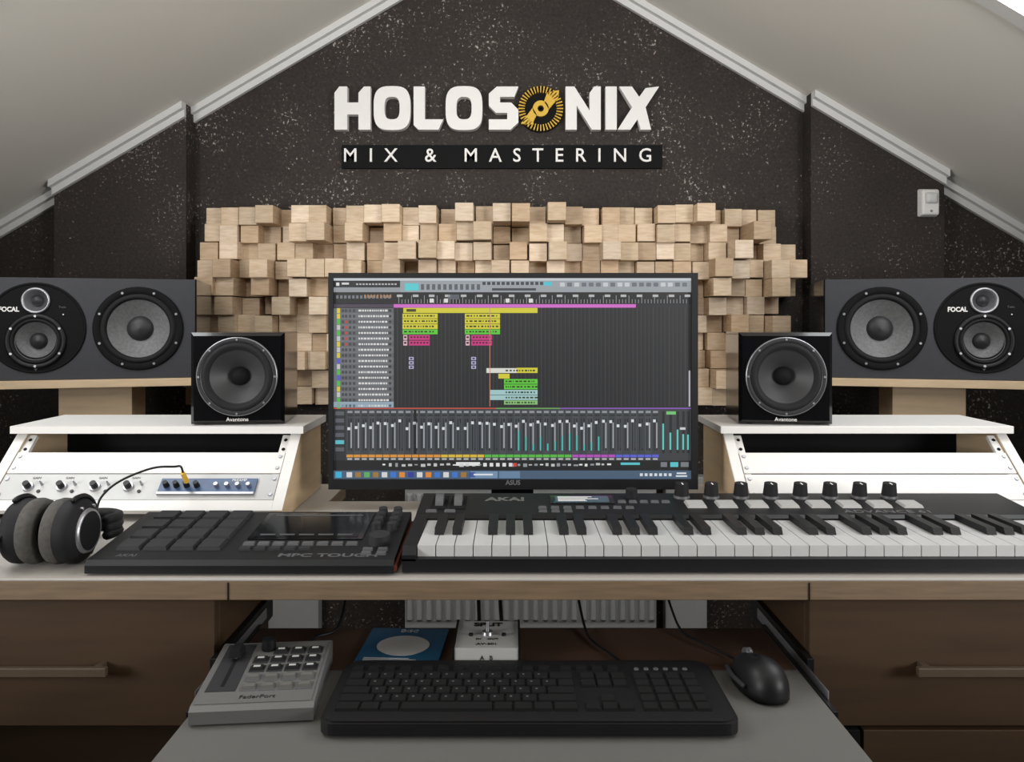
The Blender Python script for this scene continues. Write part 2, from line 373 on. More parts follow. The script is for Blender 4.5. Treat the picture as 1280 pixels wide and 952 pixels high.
# ------------------------------------------------------------ racks
RX0,RX1=.377,.883
def rack(sg):
    b=B("desktop_rack_cabinet"); z=DESK+.001
    ZB,ZT=.016,.128; YA,YT,YE=1.285,1.405,1.545
    prof=[(YA,0),(YA,ZB),(YT,ZT),(YE,ZT),(YE,0)]
    for xa,xb in ((RX0,RX0+.018),(RX1-.018,RX1)):
        a,c=sorted((sg*xa,sg*xb))
        b.prism(prof,(a,0,z),(0,1,0),(0,0,1),(c-a,0,0),M_birch)
    a,c=sorted((sg*(RX0-.008),sg*(RX1+.004))); b.box(a,c,YT-.02,YE+.01,z+ZT+.0005,z+ZT+.0135,M_white)
    a,c=sorted((sg*(RX0+.0182),sg*(RX1-.0182)))
    b.box(a,c,YE-.02,YE-.006,z,z+ZT,M_dark)
    sl=Vector((0,YT-YA,ZT-ZB)); Ln=sl.length; v=sl.normalized(); u=Vector((1,0,0)); nn=u.cross(v)
    o=Vector((0,YA,z+ZB))
    R=Matrix((u,v,nn)).transposed().to_4x4(); Mx=Matrix.Translation(o)@R
    for xa,xb in ((RX0,RX0+.018),(RX1-.018,RX1)):
        p,q=sorted((sg*xa,sg*xb)); b.box(p,q,0,Ln,.0005,.002,M_white,Mx)
    b.box(a,c,0,.020,-.008,.002,M_white,Mx)
    for xa,xb in ((RX0+.0185,RX0+.033),(RX1-.033,RX1-.0185)):
        p,q=sorted((sg*xa,sg*xb)); b.box(p,q,.021,Ln-.004,-.010,-.003,M_white,Mx)
        for k in range(7): b.cyl(((p+q)/2,.026+k*.0205,-.003),(0,0,1),.003,.003,.0012,M_dark,10,Mx)
    p0,p1=sorted((sg*(RX0+.034),sg*(RX1-.034)))
    p0r,p1r=sorted((sg*(RX0+.0195),sg*(RX1-.0195)))
    b.box(p0r,p1r,.022,.073,-.0025,.0005,M_white if sg>0 else M_rad,Mx)
    b.box(p0r,p1r,.0755,.119,-.0025,.0005,M_white,Mx)
    b.box(p0,p1,.121,.160,-.06,-.055,M_dark,Mx)
    for yy in (.032,.063,.086,.110):
        for xx in (p0r+.007,p1r-.007): b.cyl((xx,yy,.0005),(0,0,1),.0035,.003,.002,M_steel,12,Mx)
    if sg<0:
        d_=1.31
        xa,xb=PX(197,d_),PX(318,d_)
        b.box(xa,xb,.034,.062,.0005,.004,M_bluep,Mx)
        b.box(xa,xb,.030,.034,.0005,.006,M_steel,Mx)
        for k in range(4): b.cyl((xa+.012+k*.017,.047,.004),(0,0,1),.005,.004,.011,M_blk,14,Mx)
        for k in range(4): b.cyl((xb-.012-k*.018,.047,.004),(0,0,1),.004,.0035,.007,M_steel,14,Mx)
        b.text("PREAMP",.007,(xb-.03,.058,.0042),(1,0,0),(0,1,0),M_white,M=Mx,ext=.0002)
        for px in (32,74,116,158):
            x=PX(px,d_)
            b.cyl((x,.046,.0005),(0,0,1),.009,.008,.004,M_steel,20,Mx); b.cyl((x,.046,.0045),(0,0,1),.0055,.005,.010,M_blk,16,Mx)
            b.cyl((x+.020,.052,.0005),(0,0,1),.0024,.001,.012,M_steel,10,Mx)
            b.cyl((x+.020,.038,.0005),(0,0,1),.003,.003,.002,M_blk,10,Mx)
            b.text("GAIN",.006,(x+.006,.065,.0007),(1,0,0),(0,1,0),M_blk,M=Mx,ext=.0002)
    b.finish(bevel=.0008,seg=1)
    return Mx
MxL=rack(-1); rack(1)
b=B("headphone_extension_cable")
p=MxL@Vector((PX(234,1.31),.047,.0165))
nrm=(MxL.to_3x3()@Vector((0,0,1)))
b.tube([p+nrm*.02,p+nrm*.034+Vector((0,0,.004)),W(218,583,1.262),W(190,585,1.255),W(150,601,1.24),W(126,622,1.23),Vector((-.652,1.228,DESK+.022)),Vector((-.665,1.24,DESK+.004))],.0018,M_blk)
b.cyl(p,nrm,.0045,.0036,.024,M_yellow,14)
b.finish()
# ------------------------------------------------------------ loudspeakers (big)
def driver(b,cx,cz_,r,y,cone,ring,cap,M=None,dots=6):
    h=(0,-1,0); o=(cx,y,cz_)
    b.lathe([(r,0),(r,.004),(r*.97,.006),(r*.85,.006),(r*.83,.003)],o,h,ring,48,M)
    b.lathe([(r*.84,.003),(r*.80,.007),(r*.76,.008),(r*.72,.006),(r*.69,.0)],o,h,M_blk2,48,M)
    b.lathe([(r*.70,.001),(r*.5,-.012),(r*.30,-.022)],o,h,cone,48,M)
    b.lathe([(r*.30,-.022),(r*.27,-.016),(r*.18,-.010),(0,-.007)],o,h,cap,32,M)
    for k in range(dots):
        a=2*math.pi*(k+.5)/dots; b.cyl((cx+r*.91*math.cos(a),y-.006,cz_+r*.91*math.sin(a)),h,.0032,.003,.0015,M_steel,10,M)
def bigspk(sg,loc,rot):
    b=B("studio_loudspeaker"); w,h,d=.50,.25,.33
    mx=lambda x:x*sg
    wx=mx(.117); tx=mx(-.113)
    holes=[(wx,.125,.104*.70),(tx,.098,.062*.70),(tx,.194,.0305)]
    b.holeplate(-w/2,w/2,0,h,0,holes,M_baffle)
    b.add([(-w/2,0,0),(w/2,0,0),(w/2,0,h),(-w/2,0,h),(-w/2+.0,d,0),(w/2,d,0),(w/2,d,h),(-w/2,d,h)],[(0,1,5,4),(1,2,6,5),(2,3,7,6),(3,0,4,7),(4,5,6,7)],M_blk)
    for a,c in ((-w/2-.004,-w/2-.0002),(w/2+.0002,w/2+.004)): b.box(a,c,-.004,d,-.0,h,M_gloss)
    b.lathe([(.111,0),(.111,.003),(.108,.004),(.106,.003),(.105,.0012)],(tx,-.0003,.127),(0,-1,0),M_dark,56)
    t=bmesh.new(); es=[]
    def loop(ps):
        vs=[t.verts.new(p) for p in ps]
        for i in range(len(vs)): es.append(t.edges.new((vs[i],vs[(i+1)%len(vs)])))
    cir=lambda cx,cy,r,n=48:[(cx+r*math.cos(2*math.pi*i/n),-.0015,cy+r*math.sin(2*math.pi*i/n)) for i in range(n)]
    loop(cir(tx,.127,.106)); loop(cir(tx,.098,.062*.72)); loop(cir(tx,.194,.031))
    bmesh.ops.triangle_fill(t,use_beauty=True,edges=es,normal=(0,-1,0)); t.verts.index_update()
    b.add([v.co.copy() for v in t.verts],[tuple(v.index for v in f.verts) for f in t.faces],M_dark); t.free()
    driver(b,wx,.125,.105,-.0005,M_cone,M_dark,M_coned,dots=8)
    driver(b,tx,.095,.067,-.002,M_cone,M_blk,M_coned)
    b.lathe([(.032,.002),(.032,.006),(.029,.008),(.026,.006),(.024,.001),(.016,-.010),(.014,-.012)],(tx,0,.194),(0,-1,0),M_steel,40)
    b.lathe([(.0145,-.012),(.012,-.004),(.006,.001),(0,.002)],(tx,0,.194),(0,-1,0),M_coned,28)
    b.text("FOCAL",.016,(tx-.058,-.0025,.172),(1,0,0),(0,0,1),M_letter,ext=.0003,bold=.0006,width=.044)
    b.text("Twin",.008,(tx+.058,-.0025,.178),(1,0,0),(0,0,1),M_grey,ext=.0003); b.cyl((tx+.06,-.0015,.160),(0,-1,0),.0016,.0016,.001,M_letter,8)
    b.prism([(-.008,0),(.008,0),(0,-.012)],(tx,-.003,.034),(1,0,0),(0,0,1),(0,.001,0),M_grey)
    return b.finish(loc,rot)
SZ=.954
tl=math.radians(15)
def spkpos(px): return (PX(px,1.93),1.945,SZ)
bigspk(1,spkpos(105),tl); bigspk(-1,spkpos(1170),-tl)
def stand(loc,rot,sg):
    b=B("speaker_stand")
    b.box(-.265,.262,-.01,.30,-.021,-.001,M_birch)
    b.box(-.08,.09,.06,.08,-loc[2]+.02,-.021,M_birch)
    b.box(-.08,-.06,.08,.24,-loc[2]+.02,-.021,M_birch); b.box(.07,.09,.08,.24,-loc[2]+.02,-.021,M_birch)
    b.box(-.16,.17,.02,.28,-loc[2],-loc[2]+.02,M_birch)
    b.finish(loc,rot,bevel=.001)
stand(spkpos(105),tl,1); stand(spkpos(1170),-tl,-1)
# ------------------------------------------------------------ mini cube speakers
def cube(px,rot):
    b=B("mini_cube_speaker"); w=.163
    b.holeplate(-w/2+.006,w/2-.006,.006,w-.006,0,[(0,w/2,.062*.8)],M_gloss)
    y1=.006
    F0=[(-w/2+.006,0,.006),(w/2-.006,0,.006),(w/2-.006,0,w-.006),(-w/2+.006,0,w-.006)]
    F1=[(-w/2,y1,0),(w/2,y1,0),(w/2,y1,w),(-w/2,y1,w)]; F2=[(x,.14,z) for x,_,z in F1]
    b.add(F0+F1+F2,[(0,1,5,4),(1,2,6,5),(2,3,7,6),(3,0,4,7),(4,5,9,8),(5,6,10,9),(6,7,11,10),(7,4,8,11),(8,9,10,11)],M_gloss)
    c=(0,0,w/2+.003); h=(0,-1,0)
    b.lathe([(.0705,0),(.0705,.003),(.069,.0045),(.063,.0045),(.062,.003)],c,h,M_steel,56)
    b.lathe([(.0690,.0046),(.0675,.0056),(.0635,.0056),(.0625,.0046)],c,h,M_mid,56)
    b.lathe([(.0625,.003),(.058,.007),(.054,.007),(.048,.001)],c,h,M_blk2,56)
    b.lathe([(.0485,.001),(.030,-.012),(.017,-.019)],c,h,M_coned,56)
    b.lathe([(.0172,-.019),(.015,-.012),(.009,-.006),(0,-.004)],c,h,M_dark,32)
    for k in range(8):
        a=math.pi/4*k; b.cyl((.066*math.cos(a),-.0054,c[2]+.066*math.sin(a)),h,.002,.002,.001,M_steel,8)
    b.text("Avantone",.010,(0,-.0006,.0078),(1,0,0),(0,0,1),M_letter,ext=.0003)
    for x in (-.06,.06):
        for y in (.02,.12): b.cyl((x,y,-.002),(0,0,1),.006,.006,.002,M_blk2,12)
    b.finish((PX(px,1.405),1.40,DESK+.001+.1415+.0024),rot)
cube(298,math.radians(6)); cube(981,math.radians(-6))
# ------------------------------------------------------------ monitor
b=B("computer_monitor"); MD=1.36
def sx(px): return PX(px,MD)
def szz(py): return ZC-(py-400)*MD/F
xa,xb,zt_,zb_=sx(411),sx(872),szz(341),szz(611)
xi,xj,zi,zj=sx(417),sx(864),szz(347.5),szz(598.5)
fy=MD-.004
b.box(xa,xi,fy,MD+.03,zb_,zt_,M_blk); b.box(xj,xb,fy,MD+.03,zb_,zt_,M_blk)
b.box(xi,xj,fy,MD+.03,zi,zt_,M_blk); b.box(xi,xj,fy,MD+.03,zb_,zj,M_blk)
b.box(xi,xj,MD+.002,MD+.03,zj,zi,M_blk)
b.taper(xa+.03,xb-.03,-.12,.12,0,.028,.03,M_blk,Matrix.Translation((0,MD+.03,(zt_+zb_)/2))@Matrix.Rotation(-math.pi/2,4,'X'))
b.box(sx(614),sx(667),MD+.010,MD+.024,DESK+.012,zb_,M_gloss)
b.box(sx(605),sx(676),MD+.0,MD+.03,DESK+.010,DESK+.016,M_gloss)
b.prism([(.13*math.cos(2*math.pi*i/40),.05*math.sin(2*math.pi*i/40)) for i in range(40)],(0,MD-.0,DESK+.001),(1,0,0),(0,1,0),(0,0,.010),M_gloss)
b.text("ASUS",.011,(sx(641),fy-.0008,szz(602.5)),(1,0,0),(0,0,1),M_steel,ext=.0003,width=.026,bold=.0004)
mon=b.finish(bevel=.0012,seg=1)
s=B("screen_display"); cl=s.bm.loops.layers.float_color.new("Col")
def R(x0,y0,x1,y1,c,L=None):
    y=MD+.0015-(L if L is not None else 1)*.00018
    fs=s.add([(sx(x0),y,szz(y1)),(sx(x1),y,szz(y1)),(sx(x1),y,szz(y0)),(sx(x0),y,szz(y0))],[(0,1,2,3)],M_scr)
    l=lin(c)
    for f in fs:
        for lp in f.loops: lp[cl]=(*l,1)
rr=random.uniform
R(417,347.5,864,598.5,(36,38,42),0)
R(417,347.5,864,350.5,(205,210,215)); R(417,350.5,500,359,(28,30,34)); R(500,350.5,864,365,(158,164,170))
R(417,359,500,365,(150,154,160)); R(420,353,424,357,(230,230,230),2); R(427,353,436,355.5,(220,220,220),2)
for x in range(445,496,4): R(x,354,x+2.6,356,(190,190,190),2)
R(506,354,523,363,(90,210,215),2); R(680,352,690,357,(80,200,215),2)
for x in range(526,600,7): R(x,355,x+4,362,(90,96,104),2)
for x in range(603,676,6): R(x,352,x+4,356,(60,66,74),2)
for x in range(700,860,9): R(x,353,x+6,358,(205,208,212) if random.random()<.4 else (110,116,124),2)
R(615,360,670,363,(60,64,70),2); R(560,368,574,374,(90,95,105),2)
R(417,365,864,380,(22,24,28))
for x in range(498,860,4): R(x,374 if (x//4)%4 else 369,x+.6,379,(170,172,176),2)
for x in range(496,860,20): R(x,368,x+7,371,(190,190,192),2)
for x in (537,555,632,661): R(x,373,x+5,378,(230,230,225),3)
for x in range(420,490,5): R(x,369,x+3,373,(120,124,130),2)
for x in range(455,488,4): R(x,368,x+2,372,(180,130,90),3)
R(417,379.5,492,384,(70,62,78)); R(492,380,795,384.3,(215,110,208),2)
R(417,385,492,509,(112,116,120)); R(492,384,864,509,(32,33,36))
for x in range(496,860,5): R(x,384.3,x+.8 if x%4 else x+1.4,508,(54,56,60),2)
for i,y in enumerate([385+7*k for k in range(18)]):
    g=98+12*(i%2); R(425,y,492,y+6.2,(g,g+2,g+6),2)
    R(421,y,425,y+6.2,random.choice([(80,190,70),(220,200,60),(190,60,140),(90,90,200),(200,200,200)]) if i>1 else (225,205,60),3)
    for x in (427,431,436,441): R(x,y+1.4,x+3,y+4.8,(200,60,50) if (x==431 and 1<i<7) else (60,64,70),3)
    x=448
    while x<484:
        w=rr(1.2,3.5); R(x,y+1.8,x+w,y+4.2,(225,225,225),3); x+=w+1
    R(486,y+1.5,489,y+4.5,(50,52,56),3)
R(417,502,492,509,(150,170,185),3)
YL=(218,210,52);GR=(96,206,56);PK=(210,52,132)
R(504,384.6,672,391,YL,3); R(508,386,520,389.5,(70,66,20),4)
for bx in (503,581):
    for k in range(4):
        y=391.8+k*6.6; col=YL if k<3 else GR
        R(bx,y,bx+44,y+6,col,3)
        x=bx+2
        while x<bx+40:
            w=rr(1,4); R(x,y+1.8,x+w,y+3.8,(50,56,16),4); x+=w+rr(1,2.4)
    for k in range(2):
        y=418.6+k*7; R(bx+8,y,bx+34,y+6,PK,3)
        for x in range(int(bx)+10,int(bx)+32,4): R(x,y+1.6,x+2.4,y+3.8,(70,10,40),4)
        R(bx+1,y,bx+6,y+6,(230,190,200),3); R(bx+2,y+1.5,bx+5,y+4,(60,20,30),4)
    for k in range(3): R(bx+8,446+k*5.4,bx+14,450+k*5.4,(190,185,220),3); R(bx+9.5,447+k*5.4,bx+12.5,449+k*5.4,(40,40,70),4)
R(608,460,646,466,(225,225,215),3); R(646,459.5,672,466,YL,3); R(612,384,612.8,508,(205,140,120),5)
R(623,467,637,473,YL,3)
for y in (473.6,480.4): R(630,y,672,y+6,GR,3)
for y in (487.2,493.8): R(612,y,672,y+6,(165,205,205),3)
R(630,500.4,672,505.5,(140,195,120),3)
for y in (461,474.5,481.3,488.2,494.8,501):
    x=632
    while x<669:
        w=rr(1,4); R(x,y+1,x+w,y+3,(40,60,30),4); x+=w+rr(1,2)
R(861,463,863,508,(190,190,195),3)
R(417,509,864,576,(58,61,65)); R(417,509.6,620,511,(200,80,60),2); R(620,509.6,700,511,(110,170,90),2); R(700,509.6,864,511,(140,90,190),2)
R(417,511,432,576,(40,43,47),2)
for k in range(6): R(419,514+k*9,430,519+k*9,(88,92,98) if k!=4 else (90,190,200),3)
x=433.0;i=0
while x<822:
    col=(72,76,81) if i%2 else (62,66,71)
    R(x,512,x+8.6,567,col,2); R(x+1.2,513.5,x+7.4,516,(150,154,160),3); R(x+1.2,518,x+7.4,519.6,(30,32,36),3)
    R(x+2.2,523,x+3.4,563,(24,25,28),3); R(x+5,523,x+6.8,563,(30,32,36),3)
    fy_=rr(524,534); R(x+1.2,fy_,x+4.6,fy_+3.5,(225,228,232),4)
    R(x+5.2,528,x+6.6,560,(176,180,186) if random.random()<.7 else (60,64,70),4)
    if 640<x<745: R(x+5.2,rr(538,556),x+6.8,563,(70,200,190),5)
    c=[(222,150,60),(222,150,60),(222,190,60),(90,190,70),(90,190,70),(180,80,190),(90,100,210)][min(6,int((x-433)/56))]
    R(x,568,x+8.3,571.5,c,3); R(x+1,572.6,x+7,574.6,(190,190,190),3)
    x+=9.1;i+=1
R(517,512,520.5,567,(15,15,20),4)
for x in (828,837,846,853,859):
    R(x,514,x+3,566,(30,32,34),3); R(x,rr(526,545),x+2.2,562,(100,205,195),4)
R(833,514,845,518,(120,200,120),4); R(850,534,857,537,(210,212,215),4)
R(417,575.6,864,588,(22,23,26),2)
for x in list(range(478,605,8))+list(range(640,760,7)):
    R(x,578.5+rr(0,2),x+rr(3,6),581+rr(0,2.5),random.choice([(200,200,200),(150,155,160),(235,235,235)]),3)
R(570,577.5,600,582,(235,235,235),3)
for x in (604,612,620,628,636): R(x,578.5,x+4.5,583,(230,230,230),3)
R(642,578.5,646,583,(215,60,50),4); R(776,578,800,581,(90,200,210),3)
R(826,577.5,834,583.5,(120,124,130),3); R(838,577.5,848,583.5,(90,200,210),3); R(851,577.5,861,583.5,(120,124,130),3)
R(417,588,864,598.5,(74,96,120),2); R(419,589.5,427,597,(60,180,220),3)
for x in list(range(433,590,11)): R(x,590,x+7,596.5,random.choice([(230,140,50),(60,120,210),(220,220,220),(200,60,60),(90,180,90),(50,60,160),(160,120,60)]),3)
R(588,589,622,597.5,(120,150,180),3); R(624,589,650,597.5,(105,135,165),3)
R(592,592,616,594,(230,235,240),4)
for x in range(800,842,6): R(x,591.5,x+3.6,595,(220,225,230),3)
R(846,590.5,858,592.3,(230,235,240),3); R(845,594,859,595.8,(230,235,240),3)
so=s.finish(normals=False); so.parent=mon
# ------------------------------------------------------------ synth keyboard
b=B("midi_keyboard_controller"); z=DESK+.003
xl,xr=-.143,.785; y0,y1=1.018,1.275
b.box(xl,xr,y0,y1,z,z+.014,M_blk)
b.prism([(y0,.014),(y0,.017),(1.026,.018),(1.026,.014)],(xl,0,z),(0,1,0),(0,0,1),(xr-xl,0,0),M_blk)
dk=[(1.158,.014),(1.158,.034),(1.165,.038),(y1-.006,.047),(y1,.043),(y1,.014)]
b.prism(dk,(xl,0,z),(0,1,0),(0,0,1),(xr-xl,0,0),M_blk)
ck=[(y0,.014),(y0,.022),(1.03,.031),(1.158,.037),(1.158,.014)]
b.prism(ck,(xl,0,z),(0,1,0),(0,0,1),(.018,0,0),M_blk); b.prism(ck,(xr-.018,0,z),(0,1,0),(0,0,1),(.018,0,0),M_blk)
kp=.0245; kx=xl+.0185
for i in range(36):
    b.box(kx+i*kp+.0006,kx+(i+1)*kp-.0006,1.028,1.156,z+.0155,z+.032,M_wkey)
    if i<35 and i%7 in (0,1,3,4,5):
        c=kx+(i+1)*kp
        b.prism([(1.076,.0325),(1.081,.0415),(1.157,.0415),(1.157,.0325)],(c-.0065,0,z),(0,1,0),(0,0,1),(.013,0,0),M_blk)
a_=math.atan2(.009,y1-.006-1.165)
Mk=Matrix.Translation((0,1.165,z+.038))@Matrix.Rotation(a_,4,'X')
for k in range(8):
    x=.270+k*.0472
    b.cyl((x,.084,0),(0,0,1),.0130,.0120,.004,M_grey,24,Mk); b.cyl((x,.084,.004),(0,0,1),.0118,.0100,.019,M_blk2,20,Mk); b.box(x-.001,x+.001,.075,.084,.0231,.0236,M_letter,Mk)
    b.taper(x-.002,x+.028,.030,.060,0,.004,.002,M_pad,Mk)
b.box(.06,.16,.050,.088,0,.0015,M_gloss,Mk); b.box(.068,.152,.054,.084,.0016,.002,M_lcd,Mk)
for k in range(5): b.box(.072,.072+.07*random.uniform(.4,1),.058+k*.005,.0605+k*.005,.0021,.0023,M_letter,Mk)
for k in range(8): b.taper(.04+k*.019,.053+k*.019,.026,.034,0,.003,.001,M_grey,Mk)
for k in range(5): b.taper(.165+k*.017,.178+k*.017,.054,.062,0,.003,.001,M_grey,Mk)
for k in range(3): b.taper(.04+k*.019,.053+k*.019,.010,.017,0,.003,.001,M_grey,Mk)
b.cyl((.190,.083,0),(0,0,1),.010,.009,.014,M_blk2,20,Mk)
for x in (-.112,-.083):
    b.box(x-.012,x+.012,.025,.088,0,.001,M_dark,Mk)
    b.cyl((x-.006,.056,-.004),(1,0,0),.018,.018,.012,M_grey,28,Mk)
for k in range(2): b.taper(-.13+k*.028,-.113+k*.028,.010,.018,0,.003,.001,M_grey,Mk)
b.text("AKAI",.024,(-.012,.072,.0004),(1,0,0),(0,1,0),M_silver,M=Mk,ext=.0003,width=.062,bold=.001)
b.text("ADVANCE 61",.016,(.563,.013,.0004),(1,0,0),(0,1,0),M_silver,M=Mk,ext=.0003,width=.13)
for x in (xl+.05,xr-.05):
    for y in (y0+.03,y1-.03): b.cyl((x,y,DESK+.0003),(0,0,1),.008,.008,.0026,M_blk2,12)
b.finish(bevel=.0007,seg=1)
# ------------------------------------------------------------ pad controller
b=B("drum_pad_controller"); xl,xr=-.552,-.150; y0,y1=1.012,1.195; z=DESK+.003
prof=[(y0,.0),(y0,.010),(y0+.006,.016),(y1-.004,.036),(y1,.032),(y1,0)]
b.prism(prof,(xl,0,z),(0,1,0),(0,0,1),(xr-xl-.003,0,0),M_blk)
b.prism([(y0+.004,.002),(y0+.004,.008),(y1-.004,.022),(y1-.004,.002)],(xr-.003,0,z),(0,1,0),(0,0,1),(.003,0,0),M_red)
Mp=Matrix.Translation((xl,y0+.006,z+.016))@Matrix.Rotation(math.atan2(.020,y1-y0-.010),4,'X')
for j in range(4):
    for i in range(4): b.taper(.022+i*.036,.054+i*.036,.030+j*.036,.061+j*.036,0,.005,.002,M_mid,Mp)
b.box(.186,.345,.066,.165,0,.0015,M_gloss,Mp); b.box(.194,.337,.072,.160,.0016,.002,M_dlcd,Mp)
for i in range(5): b.box(.20+i*.027,.221+i*.027,.078,.082,.0021,.0023,M_grey,Mp)
b.box(.20,.33,.152,.156,.0021,.0023,M_grey,Mp)
for i in range(8): b.taper(.186+i*.020,.202+i*.020,.046,.055,0,.003,.001,M_grey,Mp)
for i in range(5): b.taper(.186+i*.020,.202+i*.020,.030,.039,0,.003,.001,M_mid,Mp)
for i in range(2):
    for j in range(4): b.cyl((.359+i*.022,.100+j*.020,0),(0,0,1),.0072,.0062,.012,M_mid,18,Mp)
b.cyl((.371,.055,0),(0,0,1),.015,.014,.013,M_mid,28,Mp)
for i in range(2):
    for j in range(2): b.taper(.352+i*.02,.366+i*.02,.014+j*.013,.022+j*.013,0,.003,.001,M_grey,Mp)
b.text("MPC TOUCH",.014,(.31,.013,.0004),(1,0,0),(0,1,0),M_grey,M=Mp,ext=.0003,width=.13,bold=.0004)
b.text("AKAI",.012,(.045,.013,.0004),(1,0,0),(0,1,0),M_grey,M=Mp,ext=.0003)
for x in (xl+.03,xr-.04):
    for y in (y0+.02,y1-.02): b.cyl((x,y,DESK+.0003),(0,0,1),.007,.007,.0028,M_blk2,12)
b.finish(bevel=.0012,seg=2)
# ------------------------------------------------------------ headphones
b=B("over_ear_headphones"); hy=1.062; hz=DESK+.0452
def cup(x,s,r=.0432):
    b.lathe([(.0,.006),(r*.66,.006),(r*.72,.008),(r*.92,.011),(r*.99,.016),(r,.024),(r*.96,.034)],(x+s*-.032,hy,hz),(s,0,0),M_blk2,40)
    b.lathe([(r*.60,.003),(r*.66,.003),(r*.7,.008)],(x-s*.032,hy,hz),(s,0,0),M_steel,32)
    b.lathe([(r*.60,.003),(r*.3,.004),(0,.004)],(x-s*.032,hy,hz),(s,0,0),M_blk,32)
    b.lathe([(r*.95,0),(r*1.0,.004),(r*1.01,.010),(r*.96,.017),(r*.8,.021),(r*.55,.020),(r*.5,.012)],(x,hy,hz),(s,0,0),M_velour,40)
    b.lathe([(r*.52,.010),(0,.009)],(x,hy,hz),(s,0,0),M_dark,24)
    pts=[(x-s*.014,hy+(r+.003)*math.cos(t),hz+(r+.003)*math.sin(t)) for t in [math.radians(a) for a in (110,95,70,45,20,0,-20,-40,-55)]]
    b.tube(pts,.0034,M_blk)
    for a in (60,110): 
        t=math.radians(a); b.cyl((x-s*.020,hy+r*.8*math.cos(t),hz+r*.8*math.sin(t)),(-s,0,0),.002,.002,.006,M_steel,10)
cup(-.650,1); cup(-.600,-1)
pts=[]
for k in range(13):
    a=math.pi*k/12; pts.append((-.625-.052*math.cos(a), hy+.047+.090*math.sin(a), hz-.008-.012*math.sin(a)))
for q in (-.011,0,.011): b.tube([(p[0],p[1],p[2]+q) for p in pts],.007,M_blk2)
b.tube([(-.69,hy-.01,hz-.02),(-.705,hy-.04,hz-.035),(-.70,1.012,DESK+.004),(-.73,1.008,DESK+.004)],.0022,M_blk)
b.tube([(-.655,hy-.02,hz+.02),(-.668,hy-.046,hz+.0),(-.69,hy-.058,hz-.03),(-.71,hy-.06,DESK+.004)],.0022,M_blk)
b.finish()
# ------------------------------------------------------------ tray items
TZ=TRAY+.0005
b=B("computer_keyboard"); kw,kd=.456,.158
out=[]
for (cx,cy,a0) in ((-kw/2+.016,.016,180),(kw/2-.016,.016,270),(kw/2-.022,kd-.022,0),(-kw/2+.022,kd-.022,90)):
    r=.016 if cy<.05 else .022
    for k in range(6):
        a=math.radians(a0+k*18); out.append((cx+r*math.cos(a),cy+r*math.sin(a)))
b.prism(out,(0,0,.003),(1,0,0),(0,1,0),(0,0,.013),M_blk)
b.prism([(p[0]*.985,(p[1]-kd/2)*.96+kd/2) for p in out],(0,0,.016),(1,0,0),(0,1,0),(0,0,.0015),M_blk)
def key(x,y,w,h=.0172): b.taper(x,x+w,y,y+h,.0165,.0205,.0014,M_dark)
P=.0186; G=.0009
for j in range(5):
    y=.024+j*.0186
    if j==0:
        x=-.216
        for w in (1.5,1.2,1.2,5.6,1.2,1.2,1.2,1.5): key(x,y,w*P-G); x+=w*P
    else:
        x=-.216; rw={1:(2.2,10,2.4),2:(1.8,11,1.8),3:(1.5,12,1.1),4:(1,12,1.6)}[j]
        key(x,y,rw[0]*P-G); x+=rw[0]*P
        for k in range(rw[1]):
            key(x,y,P-G); b.box(x+.005,x+.0075,y+.009,y+.012,.0205,.0206,M_grey); x+=P
        key(x,y,rw[2]*P-G)
    for k in range(3):
        if j in (3,4) or (j==0) or (j==1 and k==1): key(.063+k*P,y,P-G)
    for k in range(4): key(.127+k*P*1.05,y,P-G)
for k in range(16): key(-.216+k*P*1.04+(.008*(k//4)),.024+5*P+.006,P-.004,.011)
for k in range(6): b.cyl((.135+k*.012,.024+5*P+.012,.0165),(0,0,1),.0035,.003,.002,M_grey,12)
for x in (-.2,.2):
    for y in (.02,.14): b.cyl((x,y,0),(0,0,1),.006,.006,.003,M_blk2,10)
b.finish((PX(662,.84),.842,TZ),0,bevel=.0006,seg=1)
b=B("fader_controller"); w,d=.136,.152
b.prism([(0,0),(0,.014),(.006,.018),(d-.006,.030),(d,.026),(d,0)],(-w/2,0,.002),(0,1,0),(0,0,1),(w,0,0),M_silver)
Mf=Matrix.Translation((-w/2,.006,.020))@Matrix.Rotation(math.atan2(.012,d-.012),4,'X')
b.box(.004,w-.004,.002,d-.016,0,.0008,M_silver,Mf)
b.box(.008,.042,.026,d-.018,.0008,.0014,M_mid,Mf); b.box(.023,.027,.036,d-.026,.0014,.0018,M_dark,Mf)
b.taper(.017,.033,.092,.116,.006,.014,.003,M_blk,Mf); b.box(.0235,.0265,.098,.11,.0014,.006,M_steel,Mf)
b.cyl((.060,.122,.0008),(0,0,1),.009,.008,.014,M_blk,24,Mf)
for j in range(5):
    for i in range(4):
        if j==4 and i==0: continue
        x=.048+i*.021; y=.028+j*.0205
        b.box(x-.001,x+.0175,y-.003,y+.0125,.0008,.0012,M_mid if j>1 else M_grey,Mf)
        b.taper(x,x+.016,y,y+.010,.0012,.0045,.0015,M_blk2 if j>1 else M_tray,Mf)
        b.box(x+.003,x+.013,y+.0135,y+.015,.0008,.0014,M_blk,Mf)
        if j>1: b.box(x+.004,x+.012,y+.003,y+.007,.0045,.0047,M_rad,Mf)
b.text("FaderPort",.010,(.07,.013,.001),(1,0,0),(0,1,0),M_blk,M=Mf,ext=.0002)
for x in (-.05,.05):
    for y in (.02,.13): b.cyl((x,y,0),(0,0,1),.006,.006,.002,M_blk2,10)
b.finish((-.290,.872,TZ),math.radians(5),bevel=.0012)
b=B("computer_mouse")
seg=28; rings=12; vs=[];fs=[]
